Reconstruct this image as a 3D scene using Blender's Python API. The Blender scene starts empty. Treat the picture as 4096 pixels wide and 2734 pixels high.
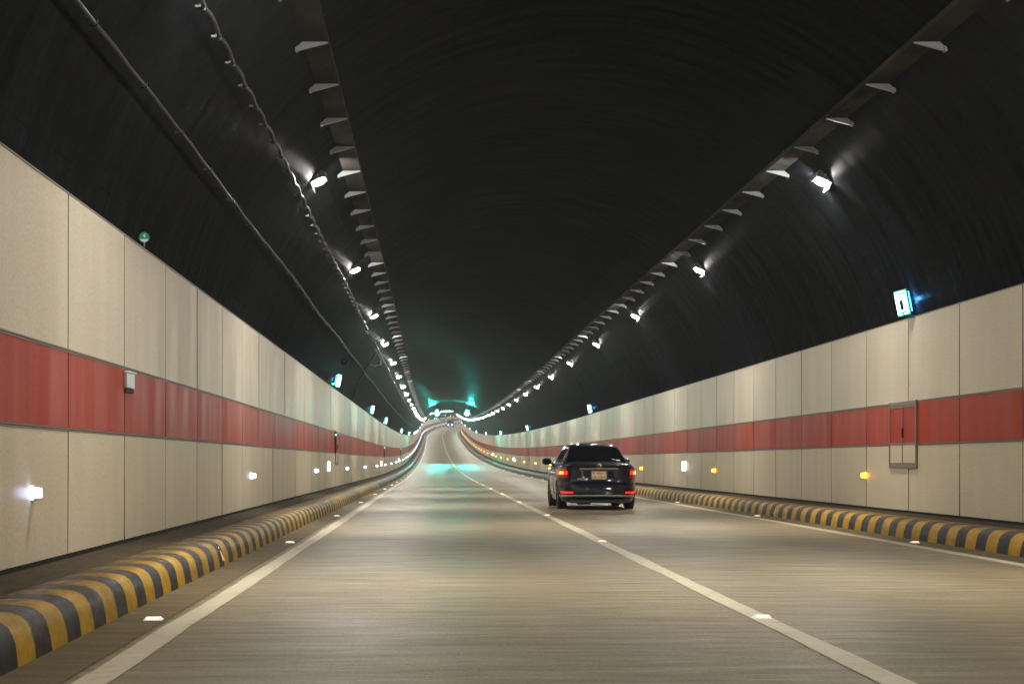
import bpy, bmesh, math, random
from mathutils import Vector, Matrix
random.seed(7)
scene = bpy.context.scene
COL = scene.collection
R = math.radians

# ------------------------------------------------------------------ camera, world, exposure
cam_d = bpy.data.cameras.new('camera')
cam = bpy.data.objects.new('camera', cam_d); COL.objects.link(cam); scene.camera = cam
cam.location = (0, 0, 1.03); cam.rotation_euler = (R(90), 0, 0)
cam_d.sensor_width = 36; cam_d.lens = 57.13
cam_d.shift_x = 0.0764; cam_d.shift_y = 0.1167
cam_d.clip_start = 0.05; cam_d.clip_end = 3000
w = bpy.data.worlds.new('World'); scene.world = w; w.use_nodes = True
bg = w.node_tree.nodes['Background']; bg.inputs[0].default_value = (.01, .012, .02, 1); bg.inputs[1].default_value = .05
scene.view_settings.view_transform = 'Standard'; scene.view_settings.look = 'None'
scene.view_settings.exposure = 0; scene.view_settings.gamma = 1
cy = scene.cycles
cy.max_bounces = 6; cy.diffuse_bounces = 4; cy.glossy_bounces = 3; cy.volume_bounces = 0
cy.transmission_bounces = 2; cy.use_denoising = True; cy.use_light_tree = True
cy.sample_clamp_indirect = 6; cy.sample_clamp_direct = 0
cy.caustics_reflective = False; cy.caustics_refractive = False
cy.volume_step_rate = 10; cy.volume_max_steps = 64

# ------------------------------------------------------------------ the tunnel's line
CX = 2.13            # camera rides in the left lane, 2.13 m left of the middle line
YA, YB = -44.0, 800.0
def lat(d):
    t = max(0, d - 395); return CX + t * t / 5800
def hgt(d):
    if d < 75: return 0.0
    t = min(d, 345) - 75; z = t * t / 14800
    if d > 345: z += (d - 345) * (270 / 7400)
    return z
def head(d):
    return math.atan((lat(d + .5) - lat(d - .5)))
def pt(o, d, h):
    """o metres right of the middle line, h above the road, at chainage d"""
    a = head(d); return Vector((lat(d) + o * math.cos(a), d - o * math.sin(a), hgt(d) + h))
def frame(d, o=0, h=0):
    """matrix: x across, y along, z up"""
    a = head(d); sl = math.atan(hgt(d + .5) - hgt(d - .5))
    return Matrix.Translation(pt(o, d, h)) @ Matrix.Rotation(-a, 4, 'Z') @ Matrix.Rotation(sl, 4, 'X')

HW = 5.10            # half width to the cladding
KB = 4.20            # half width to the kerb foot
WZ = .25             # walkway height
TOP, B1, B0 = 3.20, 1.93, 1.29
RC, CZ = 5.40, 1.80  # lining radius and centre height

# ------------------------------------------------------------------ helpers
def link(o, parent=None):
    COL.objects.link(o)
    if parent: o.parent = parent
    return o
def tag(o, label=None, cat=None, group=None, kind=None):
    if label: o['label'] = label
    if cat: o['category'] = cat
    if group: o['group'] = group
    if kind: o['kind'] = kind
    return o
def empty(name, m=None):
    e = bpy.data.objects.new(name, None); COL.objects.link(e); e.empty_display_size = .2
    if m is not None: e.matrix_world = m
    return e
class MB:
    def __init__(s): s.v = []; s.f = []; s.uv = []; s.sm = []; s.tone = []
    def add(s, vs, fs, smooth=False, uvs=None, tone=.5):
        b = len(s.v); s.v += [Vector(p) for p in vs]
        for f in fs:
            s.f.append([b + i for i in f]); s.sm.append(smooth); s.tone.append(tone)
            s.uv.append([uvs[i] for i in f] if uvs else None)
    def box(s, c, d, m=None, tone=.5):
        x, y, z = c; a, b, e = d[0] / 2, d[1] / 2, d[2] / 2
        vs = [Vector((x + i * a, y + j * b, z + k * e)) for i in (-1, 1) for j in (-1, 1) for k in (-1, 1)]
        if m: vs = [m @ v for v in vs]
        s.add(vs, [(0, 1, 3, 2), (4, 6, 7, 5), (0, 4, 5, 1), (2, 3, 7, 6), (0, 2, 6, 4), (1, 5, 7, 3)], tone=tone)
    def tube(s, pts, r, n=8, cap=True, smooth=True):
        rings = []; pts = [Vector(p) for p in pts]
        for i, p in enumerate(pts):
            t = (pts[min(i + 1, len(pts) - 1)] - pts[max(i - 1, 0)]).normalized()
            up = Vector((0, 0, 1)) if abs(t.z) < .9 else Vector((0, 1, 0))
            a = t.cross(up).normalized(); b = a.cross(t)
            rr = r[i] if isinstance(r, (list, tuple)) else r
            rings.append([p + (a * math.cos(k * 2 * math.pi / n) + b * math.sin(k * 2 * math.pi / n)) * rr for k in range(n)])
        vs = [v for q in rings for v in q]; fs = []
        for i in range(len(pts) - 1):
            for k in range(n):
                fs.append((i * n + k, i * n + (k + 1) % n, (i + 1) * n + (k + 1) % n, (i + 1) * n + k))
        s.add(vs, fs, smooth)
        if cap:
            s.add(rings[0], [tuple(range(n))]); s.add(rings[-1], [tuple(reversed(range(n)))])
    def prism(s, poly, ax0, ax1, m=None):
        """poly: list of (x,z); extruded along y from ax0 to ax1"""
        n = len(poly)
        vs = [Vector((p[0], ax0, p[1])) for p in poly] + [Vector((p[0], ax1, p[1])) for p in poly]
        if m: vs = [m @ v for v in vs]
        fs = [tuple(range(n)), tuple(reversed(range(n, 2 * n)))] + [(i, i + n, (i + 1) % n + n, (i + 1) % n) for i in range(n)]
        s.add(vs, fs)
    def build(s, name, mat, parent=None, fix=True, bevel=0):
        me = bpy.data.meshes.new(name); me.from_pydata([tuple(v) for v in s.v], [], s.f)
        me.polygons.foreach_set('use_smooth', s.sm)
        if any(u for u in s.uv):
            ul = me.uv_layers.new(name='UVMap'); k = 0
            for f, u in zip(s.f, s.uv):
                for i in range(len(f)):
                    ul.data[k].uv = u[i] if u else (0, 0); k += 1
        if len(set(s.tone)) > 1:
            at = me.attributes.new('tone', 'FLOAT', 'FACE'); at.data.foreach_set('value', s.tone)
        if fix:
            bm = bmesh.new(); bm.from_mesh(me); bmesh.ops.recalc_face_normals(bm, faces=bm.faces)
            if bevel:
                bmesh.ops.remove_doubles(bm, verts=bm.verts, dist=1e-5)
                bmesh.ops.bevel(bm, geom=list(bm.edges), offset=bevel, segments=2, affect='EDGES', profile=.5)
            bm.to_mesh(me); bm.free()
        if mat: me.materials.append(mat)
        return link(bpy.data.objects.new(name, me), parent)
def copy_tree(o, parent=None):
    c = o.copy(); COL.objects.link(c); c.parent = parent
    for k in list(o.children): copy_tree(k, c)
    return c
def sweep(profile, ds, closed=False, smooth=False, vs_uv=None, flip=False):
    """profile: list of (o,h) swept along the tunnel at chainages ds"""
    mb = MB(); n = len(profile); vs = []; uv = []; L = [0]
    for i in range(1, n): L.append(L[-1] + math.dist(profile[i], profile[i - 1]))
    for d in ds:
        for j, (o, h) in enumerate(profile):
            vs.append(pt(o, d, h)); uv.append((d, L[j]))
    fs = []
    for i in range(len(ds) - 1):
        for j in range(n if closed else n - 1):
            a = i * n + j; b = i * n + (j + 1) % n
            fs.append((a, b, b + n, a + n) if not flip else (a, a + n, b + n, b))
    mb.add(vs, fs, smooth, uv); return mb
def chain(a, b, step):
    n = max(1, round((b - a) / step)); return [a + (b - a) * i / n for i in range(n + 1)]
def text_mesh(body, size, name, mat, parent, m, th=.002):
    cu = bpy.data.curves.new(name, 'FONT'); cu.body = body; cu.size = size; cu.align_x = 'CENTER'; cu.align_y = 'CENTER'; cu.extrude = th; cu.offset = size * .012
    t = bpy.data.objects.new('tmp', cu); COL.objects.link(t)
    dg = bpy.context.evaluated_depsgraph_get(); dg.update()
    me = bpy.data.meshes.new_from_object(t.evaluated_get(dg)); bpy.data.objects.remove(t); bpy.data.curves.remove(cu)
    me.materials.clear(); me.materials.append(mat); me.transform(m)
    return link(bpy.data.objects.new(name, me), parent)
ONES = ['', 'first', 'second', 'third', 'fourth', 'fifth', 'sixth', 'seventh', 'eighth', 'ninth', 'tenth', 'eleventh', 'twelfth']
def ordn(k):
    if k <= 12: return ONES[k]
    return '%d%s' % (k, 'th' if 10 < k % 100 < 14 else {1: 'st', 2: 'nd', 3: 'rd'}.get(k % 10, 'th'))

# ------------------------------------------------------------------ materials
def mat(name, col=(.5, .5, .5), rough=.5, metal=0, emit=None, es=0, coat=0, spec=None):
    m = bpy.data.materials.new(name); m.use_nodes = True; b = m.node_tree.nodes['Principled BSDF']
    b.inputs['Base Color'].default_value = (*col, 1); b.inputs['Roughness'].default_value = rough; b.inputs['Metallic'].default_value = metal
    if emit: b.inputs['Emission Color'].default_value = (*emit, 1); b.inputs['Emission Strength'].default_value = es
    if coat: b.inputs['Coat Weight'].default_value = coat; b.inputs['Coat Roughness'].default_value = .05
    if spec is not None: b.inputs['Specular IOR Level'].default_value = spec
    return m
class NT:
    def __init__(s, m): s.t = m.node_tree; s.n = s.t.nodes; s.b = s.n['Principled BSDF']
    def node(s, ty, **k):
        q = s.n.new(ty)
        for a, v in k.items(): setattr(q, a, v)
        return q
    def l(s, a, b): s.t.links.new(a, b)
    def uv(s): return s.node('ShaderNodeTexCoord').outputs['UV']
    def obj(s): return s.node('ShaderNodeTexCoord').outputs['Object']
    def mapped(s, src, scale):
        q = s.node('ShaderNodeMapping'); q.inputs['Scale'].default_value = scale; s.l(src, q.inputs['Vector']); return q.outputs[0]
    def noise(s, vec, scale=1, detail=4, rough=.55):
        q = s.node('ShaderNodeTexNoise'); q.inputs['Scale'].default_value = scale; q.inputs['Detail'].default_value = detail
        q.inputs['Roughness'].default_value = rough; s.l(vec, q.inputs['Vector']); return q.outputs['Fac']
    def ramp(s, f, a, b, ca=(0, 0, 0, 1), cb=(1, 1, 1, 1)):
        q = s.node('ShaderNodeValToRGB'); e = q.color_ramp.elements; e[0].position = a; e[1].position = b; e[0].color = ca; e[1].color = cb
        s.l(f, q.inputs[0]); return q.outputs[0]
    def mix(s, f, a, b, mode='MIX'):
        q = s.node('ShaderNodeMix'); q.data_type = 'RGBA'; q.blend_type = mode
        for i, v in ((0, f), (6, a), (7, b)):
            if hasattr(v, 'node'): s.l(v, q.inputs[i])
            elif isinstance(v, (int, float)): q.inputs[i].default_value = v
            else: q.inputs[i].default_value = (*v[:3], 1)
        return q.outputs[2]
    def math(s, op, a, b=None, c=None):
        q = s.node('ShaderNodeMath', operation=op)
        for i, v in enumerate((a, b, c)):
            if v is None: continue
            if hasattr(v, 'node'): s.l(v, q.inputs[i])
            else: q.inputs[i].default_value = v
        return q.outputs[0]
    def bump(s, f, st, dist=.01):
        q = s.node('ShaderNodeBump'); q.inputs['Strength'].default_value = st; q.inputs['Distance'].default_value = dist
        s.l(f, q.inputs['Height']); s.l(q.outputs[0], s.b.inputs['Normal'])
    def col(s, c): s.l(c, s.b.inputs['Base Color'])
    def rough(s, c): s.l(c, s.b.inputs['Roughness'])

def road_mat(name, c0, c1, r0, r1):
    m = mat(name, spec=.03 if 'gutter' in name else .055); n = NT(m); uv = n.uv()
    tr = n.noise(n.mapped(uv, (6.0, .9, 1)), 1, 8, .72)          # long marks across the lane
    fine = n.noise(n.mapped(uv, (22, 5, 1)), 1, 3, .6)
    big = n.noise(n.mapped(uv, (.35, .6, 1)), 1, 3, .5)
    c = n.mix(n.ramp(tr, .3, .7), c0, c1)
    c = n.mix(n.math('MULTIPLY', n.ramp(big, .38, .68), .5), c, tuple(x * .75 for x in c0))
    sy = n.node('ShaderNodeSeparateXYZ'); n.l(uv, sy.inputs[0])
    tk = n.math('POWER', n.math('ABSOLUTE', n.math('COSINE', n.math('MULTIPLY', n.math('ADD', sy.outputs[1], .12), math.pi / 1.86))), 3)
    c = n.mix(n.math('MULTIPLY', tk, .30 if 'asphalt' in name else 0), c, tuple(x * .72 for x in c0))
    sc_ = n.ramp(n.noise(n.mapped(uv, (.6, 7, 1)), 1, 5, .7), .60, .72)
    c = n.mix(n.math('MULTIPLY', sc_, .35), c, tuple(x * .55 for x in c0))
    gr = n.noise(n.mapped(uv, (30, 42, 1)), 1, 2, .8)
    c = n.mix(1, c, n.ramp(gr, .25, .75, (.72, .72, .72, 1), (1.26, 1.26, 1.26, 1)), 'MULTIPLY')
    c = n.mix(.35, c, n.mix(1, c, n.ramp(fine, .2, .8, (.55, .55, .55, 1), (1.35, 1.35, 1.35, 1)), 'MULTIPLY'))
    n.col(c)
    rr = n.ramp(n.math('ADD', n.math('MULTIPLY', tr, .6), n.math('MULTIPLY', big, .4)), .35, .65, (r1,) * 3 + (1,), (r0,) * 3 + (1,))
    n.rough(rr)
    n.bump(n.math('ADD', n.math('MULTIPLY', tr, .8), n.math('MULTIPLY', fine, .5)), .35, .006)
    return m
M = {}
M['road'] = road_mat('worn_asphalt', (.158, .124, .068), (.270, .220, .135), .36, .62)
M['gutter'] = road_mat('gutter_concrete', (.105, .079, .038), (.17, .13, .07), .5, .7)
def walk_mat():
    m = mat('walkway_concrete', rough=.85, spec=.02); n = NT(m)
    f = n.noise(n.mapped(n.uv(), (3, 9, 1)), 1, 6, .7); n.col(n.mix(n.ramp(f, .3, .7), (.048, .037, .024), (.085, .067, .044))); n.bump(f, .4, .01)
    return m
M['walk'] = walk_mat()
def paint_mat():
    m = mat('road_paint', rough=.55, spec=.1); n = NT(m); uv = n.uv()
    f = n.noise(n.mapped(uv, (9, 5, 1)), 1, 6, .75); g = n.noise(n.mapped(uv, (.9, 2, 1)), 1, 3)
    c = n.mix(n.ramp(f, .54, .70), (.50, .44, .305), (.22, .185, .125)); c = n.mix(n.math('MULTIPLY', n.ramp(g, .4, .7), .35), c, (.27, .235, .17))
    n.col(c); return m
M['paint'] = paint_mat()
def panel_mat(name, c0, c1, stain):
    m = mat(name, spec=.05 if 'red' in name else .07); n = NT(m); uv = n.uv()
    at = n.node('ShaderNodeAttribute'); at.attribute_name = 'tone'; tone = at.outputs['Fac']
    c = n.mix(tone, c0, c1)
    v = n.noise(n.mapped(uv, (2.6, .30, 1)), 1, 3, .5)           # streaks running down the sheet
    blot = n.noise(n.mapped(uv, (.9, 1.1, 1)), 1, 3, .5)
    c = n.mix(n.math('MULTIPLY', n.ramp(v, .35, .80), .13), c, stain)
    c = n.mix(n.math('MULTIPLY', n.ramp(blot, .40, .78), .10), c, tuple(x * .8 for x in stain))
    sp = n.noise(n.mapped(uv, (34, 34, 1)), 1, 2, .7)
    c = n.mix(1, c, n.ramp(sp, .25, .75, (.86, .86, .86, 1), (1.12, 1.12, 1.12, 1)), 'MULTIPLY')
    n.col(c); n.rough(n.ramp(v, .3, .8, (.40,) * 3 + (1,), (.60,) * 3 + (1,)))
    return m
M['cream'] = panel_mat('cream_enamel', (.61, .535, .395), (.70, .62, .47), (.40, .335, .23))
M['cream_low'] = panel_mat('cream_enamel_grimy', (.60, .515, .365), (.68, .59, .43), (.42, .345, .23))
M['red'] = panel_mat('red_enamel', (.38, .042, .019), (.45, .055, .026), (.22, .03, .017))
M['rail'] = mat('brushed_rail', (.20, .165, .125), .5, .1, spec=.2)
M['seam'] = mat('seam_sealant', (.075, .06, .045), .8)
M['black'] = mat('black_recess', (.012, .011, .010), .8)
def lining_mat():
    m = mat('dark_fireproof_lining', rough=.5, spec=0); n = NT(m); uv = n.uv()
    sep = n.node('ShaderNodeSeparateXYZ'); n.l(uv, sep.inputs[0])
    st = n.noise(n.mapped(uv, (3.5, .5, 1)), 1, 6, .65); bl = n.noise(n.mapped(uv, (.35, .5, 1)), 1, 4, .6)
    c = n.mix(n.ramp(st, .35, .75), (.0024, .0030, .0042), (.0180, .0205, .0265))
    c = n.mix(n.math('MULTIPLY', n.ramp(bl, .4, .7), .5), c, (.0150, .0158, .0175))
    sp = n.noise(n.mapped(uv, (9, 9, 1)), 1, 6, .8)
    c = n.mix(1, c, n.ramp(sp, .30, .70, (.45, .45, .45, 1), (1.6, 1.6, 1.6, 1)), 'MULTIPLY')
    j = n.math('ABSOLUTE', n.math('SUBTRACT', n.math('FRACT', n.math('DIVIDE', sep.outputs[0], 1.025)), .5))
    jl = n.math('GREATER_THAN', j, .488)
    k = n.math('ABSOLUTE', n.math('SUBTRACT', n.math('FRACT', n.math('DIVIDE', sep.outputs[1], 2.44)), .5))
    kl = n.math('GREATER_THAN', k, .4965)
    jo = n.math('MAXIMUM', n.math('MULTIPLY', jl, .55), n.math('MULTIPLY', kl, .6))
    c = n.mix(jo, c, (.006, .006, .006)); n.col(c)
    n.rough(n.ramp(st, .3, .7, (.38,) * 3 + (1,), (.62,) * 3 + (1,)))
    bb = n.noise(n.mapped(uv, (1.6, .4, 1)), 1, 3, .5)
    n.bump(n.math('SUBTRACT', n.math('ADD', bb, n.math('MULTIPLY', st, .15)), n.math('MULTIPLY', jo, .3)), .55, .03)
    g = n.node('ShaderNodeBsdfGlossy'); lw = n.node('ShaderNodeLayerWeight'); lw.inputs['Blend'].default_value = .5; n.l(n.ramp(lw.outputs['Facing'], .90, .985, (.008, .008, .008, 1), (.085, .085, .085, 1)), g.inputs['Color']); g.inputs['Roughness'].default_value = .34
    bn = [q for q in n.n if q.type == 'BUMP'][0]; n.l(bn.outputs[0], g.inputs['Normal'])
    ad = n.node('ShaderNodeAddShader'); n.l(n.b.outputs[0], ad.inputs[0]); n.l(g.outputs[0], ad.inputs[1])
    n.l(ad.outputs[0], [q for q in n.n if q.type == 'OUTPUT_MATERIAL'][0].inputs['Surface'])
    return m
M['lining'] = lining_mat()
def kerb_mat(striped):
    m = mat('kerb_paint' if striped else 'kerb_concrete', rough=.45, spec=.06); n = NT(m); uv = n.uv()
    sep = n.node('ShaderNodeSeparateXYZ'); n.l(uv, sep.inputs[0])
    wob = n.noise(n.mapped(uv, (1.4, 5, 1)), 1, 3); dirt = n.noise(n.mapped(uv, (5, 9, 1)), 1, 6, .7)
    gr = n.ramp(dirt, .35, .75)
    if striped:
        ph = n.math('ADD', n.math('DIVIDE', sep.outputs[0], .727), n.math('MULTIPLY', wob, .09))
        fr = n.math('FRACT', n.math('ADD', ph, .79)); sel = n.ramp(fr, .47, .53)
        y = n.mix(n.math('MULTIPLY', gr, .85), (.47, .262, .006), (.31, .17, .012)); k = n.mix(gr, (.020, .017, .017), (.045, .038, .035))
        c = n.mix(sel, y, k)
    else: c = n.mix(gr, (.07, .055, .038), (.12, .096, .068))
    j = n.math('ABSOLUTE', n.math('SUBTRACT', n.math('FRACT', n.math('DIVIDE', sep.outputs[0], .727 * 4 if striped else 3.0)), .5))
    c = n.mix(n.math('MULTIPLY', n.math('GREATER_THAN', j, .492), 0 if striped else .8), c, (.01, .01, .01))
    ft = n.noise(n.mapped(uv, (.8, 3, 1)), 1, 4, .6)
    c = n.mix(n.math('MULTIPLY', n.ramp(ft, .45, .7), .45), c, (.09, .07, .045))
    topd = n.ramp(sep.outputs[1], .27, .45)
    c = n.mix(n.math('MULTIPLY', topd, n.math('ADD', .45, n.math('MULTIPLY', gr, .5))), c, (.075, .058, .04))
    n.col(c); n.rough(n.ramp(dirt, .3, .7, (.36,) * 3 + (1,), (.7,) * 3 + (1,))); n.bump(dirt, .3, .008); return m
M['kerb'] = kerb_mat(True); M['kerb2'] = kerb_mat(False)
M['galv'] = mat('galvanised_steel', (.25, .265, .28), .5, 0, spec=.2)
def tray_mat():
    m = mat('tray_steel', rough=.5, spec=.0); n = NT(m); f = n.noise(n.mapped(n.obj(), (2, .8, 2)), 1, 5, .6)
    n.col(n.mix(n.ramp(f, .3, .7), (.030, .030, .030), (.085, .079, .070))); return m
M['tray'] = tray_mat()
M['grey'] = mat('grey_plastic', (.09, .09, .095), .5)
M['darkmetal'] = mat('dark_metal', (.03, .032, .035), .4, .4)
M['steel'] = mat('stainless', (.36, .37, .34), .35, .6)
M['cable'] = mat('grey_cable', (.035, .034, .033), .5, spec=.2)
M['lamp'] = mat('lamp_glass', (.9, .9, .9), .3, emit=(1, .965, .89), es=1560)
M['guide_w'] = mat('white_led', (.9, .9, .9), .3, emit=(.52, .60, 1), es=17)
M['guide_a'] = mat('amber_led', (.9, .5, .1), .3, emit=(1, .33, .006), es=20)
M['sign_w'] = mat('lit_white', (.8, .8, .8), .3, emit=(.78, .93, 1), es=9)
M['sign_b'] = mat('lit_edge_blue', (.2, .4, .6), .3, emit=(.05, .38, 1), es=12)
M['sign_g'] = mat('lit_green', (.05, .5, .15), .3, emit=(.0, .75, .30), es=1.8)
M['sign_navy'] = mat('sign_navy', (.01, .01, .12), .4)
M['led_g'] = mat('green_led', (.1, .6, .2), .3, emit=(.05, 1, .2), es=14)
M['signal'] = mat('cyan_green_led', (.1, .8, .7), .3, emit=(.05, 1, .86), es=3000)
M['green'] = mat('green_enamel', (.01, .30, .17), .35)
M['white'] = mat('white_enamel', (.8, .8, .78), .35)
M['stud'] = mat('road_stud_return_glow', (.8, .7, .6), .3, emit=(1, .72, .52), es=1.05)  # emission stands in for headlights returned by the stud
M['reflector'] = mat('salmon_reflector', (.85, .50, .36), .3)
M['amberref'] = mat('amber_reflector', (.7, .33, .05), .3)

# ------------------------------------------------------------------ setting: road, markings, walkways, kerbs
DS = chain(YA, 70, 3) + chain(70, YB, 4)[1:]
tag(sweep([(-KB - .3, -.3), (-KB - .02, 0), (-3.84, 0), (-1.3, .012), (1.3, .012), (3.84, 0), (KB + .02, 0), (KB + .3, -.3)], DS).build('road', M['road'], fix=False), kind='structure')
for s in (-1, 1):
    tag(sweep([(s * 3.86, .004), (s * (KB + .01), .004)], DS, flip=s > 0).build('gutter', M['gutter'], fix=False), kind='structure')
def line_mesh(o, wd, h):
    mb = MB(); vs = []; uv = []
    ds = chain(YA, 90, .25) + chain(90, YB, 4)[1:]; wa = wb = 0
    for d in ds:
        wa = wa * .8 + random.uniform(-.006, .006); wb = wb * .8 + random.uniform(-.006, .006)
        if d > 90: wa = wb = 0
        for e in (-wd / 2 + wa, wd / 2 + wb):
            vs.append(pt(o + e, d, h)); uv.append((d, e))
    fs = [(2 * i, 2 * i + 1, 2 * i + 3, 2 * i + 2) for i in range(len(ds) - 1)]
    mb.add(vs, fs, False, uv); return mb
for o, h in ((-3.72, .005), (0, .0165), (3.72, .005)):
    tag(line_mesh(o, .155, h).build('road_marking', M['paint'], fix=False), kind='structure')
for s in (-1, 1):
    tag(sweep([(s * (KB + .44), WZ - .005), (s * (HW + .06), WZ - .005)], DS, flip=s > 0).build('walkway', M['walk'], fix=False), kind='structure')
KP = [(0, -.02), (.010, .06), (.022, .12), (.036, .165), (.058, .20), (.09, .226), (.135, .243), (.20, .251), (.33, .254), (.44, .25), (.44, .05)]
for s, side, end in ((-1, 'left', 62), (1, 'right', 66)):
    prof = [(s * (KB + a), b) for a, b in KP]
    o = sweep(prof, chain(YA, end, .727), smooth=True, flip=s > 0).build('striped_kerb', M['kerb'], fix=False)
    tag(o, 'yellow and black striped rounded kerb along the %s walkway' % side, 'kerb')
    o = sweep(prof, chain(end + .02, YB, 3), smooth=True, flip=s > 0).build('concrete_kerb', M['kerb2'], fix=False)
    tag(o, 'plain unpainted concrete kerb curving away far off on the %s side' % side, 'kerb')

# ------------------------------------------------------------------ tunnel lining
a0 = math.asin(-CZ / RC)
prof = []; NSEG = 56
for k in range(NSEG + 1):
    a = a0 + (math.pi - 2 * a0) * k / NSEG; prof.append((RC * math.cos(a), CZ + RC * math.sin(a)))
inner = sweep(prof, chain(YA, YB, 2.05), smooth=True)
base = len(inner.v)
prof2 = [((RC + .35) * x / RC, CZ + (RC + .35) * (z - CZ) / RC) for x, z in prof]
out = sweep(prof2, chain(YA, YB, 8), smooth=True, flip=True)
inner.add(out.v, out.f, True, [(0, 0)] * len(out.v))
lin = inner.build('tunnel_lining', M['lining'], fix=False)
tag(lin, 'dark arched tunnel vault of matt boards with faint joints', 'tunnel vault')
for d in (YA, YB):
    mb = MB(); mb.add([pt(x, d, z) for x, z in prof2], [tuple(range(len(prof2)))]); mb.build('end_wall', M['lining'], lin, fix=False)

# ------------------------------------------------------------------ cladding walls
def panels(s, z0, z1, phase, mname):
    mb = MB(); g = .014; k0 = math.floor((YA - phase) / 2.4)
    d = phase + k0 * 2.4
    while d < YB - 2.4:
        t = .5 + random.uniform(-.22, .22); j = [random.uniform(-.003, .003) for _ in range(2)]
        if d < 150:
            ds = [d + g, d + 2.4 - g]
        else: ds = [d + g, d + 2.4 - g]
        f = [pt(s * HW + j[i % 2], ds[i // 2], (z0, z1)[i % 2]) for i in range(4)]
        q = s * .03
        b = [pt(s * HW + q, ds[i // 2], (z0, z1)[i % 2]) for i in range(4)]
        uo = random.uniform(0, 50) if d > YA else 0
        uv = [(ds[i // 2] + uo, (z0, z1)[i % 2]) for i in range(4)] * 2
        F = [(0, 1, 3, 2), (0, 4, 5, 1), (2, 3, 7, 6), (1, 5, 7, 3), (0, 2, 6, 4)]
        if s > 0: F = [tuple(reversed(x)) for x in F]
        mb.add(f + b, F, False, uv, tone=t); d += 2.4
    o = mb.build(mname, None, fix=False); return o
for s, side, ph in ((-1, 'left', 13.2), (1, 'right', 22.35)):
    W = empty('cladding_wall', Matrix.Translation(pt(s * HW, 0, 0)))
    tag(W, 'cream panelled tunnel wall with a broad red band on the %s side' % side, 'wall')
    iv = W.matrix_world.inverted()
    def own(o, m_=None):
        if m_:
            o.data.materials.append(m_); o.data.materials.append(M['seam'])
            for i, p in enumerate(o.data.polygons): p.material_index = 1 if i % 5 else 0
        o.data.transform(iv); o.parent = W; return o
    own(panels(s, WZ + .035, B0 - .016, ph, 'lower_panels'), M['cream_low'])
    own(panels(s, B0 + .016, B1 - .016, ph, 'red_band'), M['red'])
    own(panels(s, B1 + .016, TOP, ph, 'upper_panels'), M['cream'])
    for zz in (B0, B1):
        own(sweep([(s * (HW + .02), zz - .014), (s * (HW - .004), zz - .014), (s * (HW - .004), zz - .004), (s * (HW + .008), zz), (s * (HW - .004), zz + .004), (s * (HW - .004), zz + .014), (s * (HW + .02), zz + .014)], DS).build('trim_rail', M['rail']))
    own(sweep([(s * (HW + .026), WZ - .05), (s * (HW + .026), TOP - .012)], DS).build('backing', M['black']))
    own(sweep([(s * (HW - .006), TOP + .001), (s * (HW - .006), TOP + .016), (s * (HW + .21), TOP + .016)], DS).build('top_ledge', M['rail']))

# ------------------------------------------------------------------ overhead cable trays
def arm_mesh(s):
    mb = MB(); x = s * (3.67)
    # tapered arm pointing to the middle of the tunnel + upright plate on the lining
    mb.prism([(x, 5.70), (x, 5.80), (x - s * .335, 5.80), (x - s * .335, 5.788)], -.02, .02)
    mb.box((x + s * .02, 0, 5.795), (.03, .08, .21))
    mb.box((x + s * .10, 0, 5.77), (.10, .05, .05))
    return mb
ARM = {}
for s, side in ((-1, 'left'), (1, 'right')):
    T = empty('cable_tray', Matrix.Translation(pt(s * 3.5, 0, 5.8)))
    tag(T, 'grey cable tray on tapered steel arms high along the %s of the vault' % side, 'cable tray')
    iv = T.matrix_world.inverted()
    x = s * 3.67
    t = sweep([(x - s * .02, 5.87), (x - s * .02, 5.803), (x - s * .34, 5.803), (x - s * .34, 5.87), (x - s * .325, 5.87), (x - s * .325, 5.815), (x - s * .035, 5.815), (x - s * .035, 5.87)], DS, closed=True).build('tray', M['tray'])
    t.data.transform(iv); t.parent = T
    cb = MB()
    for k, (ox, rr) in enumerate(((-.07, .022), (-.13, .028), (-.20, .02), (-.27, .026))):
        cb.tube([pt(x + s * ox, d, 5.815 + rr) for d in chain(YA, YB, 6)], rr, 6)
    c = cb.build('power_cables', M['cable']); c.data.transform(iv); c.parent = T
    src = arm_mesh(s).build('bracket', M['galv'], T)
    ds = [18.5 + 2.05 * k for k in range(-30, 380) if YA < 18.5 + 2.05 * k < YB]
    vis = [d for d in ds if d > 8][:100]; rest = [d for d in ds if d not in vis]
    for i, d in enumerate(vis):
        o = src if i == 0 else src.copy()
        if i: COL.objects.link(o); o.parent = T
        o.matrix_local = iv @ frame(d)
    mb = MB()
    for d in rest:
        a = arm_mesh(s); f = frame(d)
        for v in a.v: v[:] = f @ v
        b = len(mb.v); mb.v += a.v; mb.f += [[b + i for i in q] for q in a.f]; mb.sm += a.sm; mb.uv += a.uv; mb.tone += a.tone
    o = mb.build('brackets', M['galv'], fix=True); o.data.transform(iv); o.parent = T; o['kind'] = 'stuff'

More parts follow.
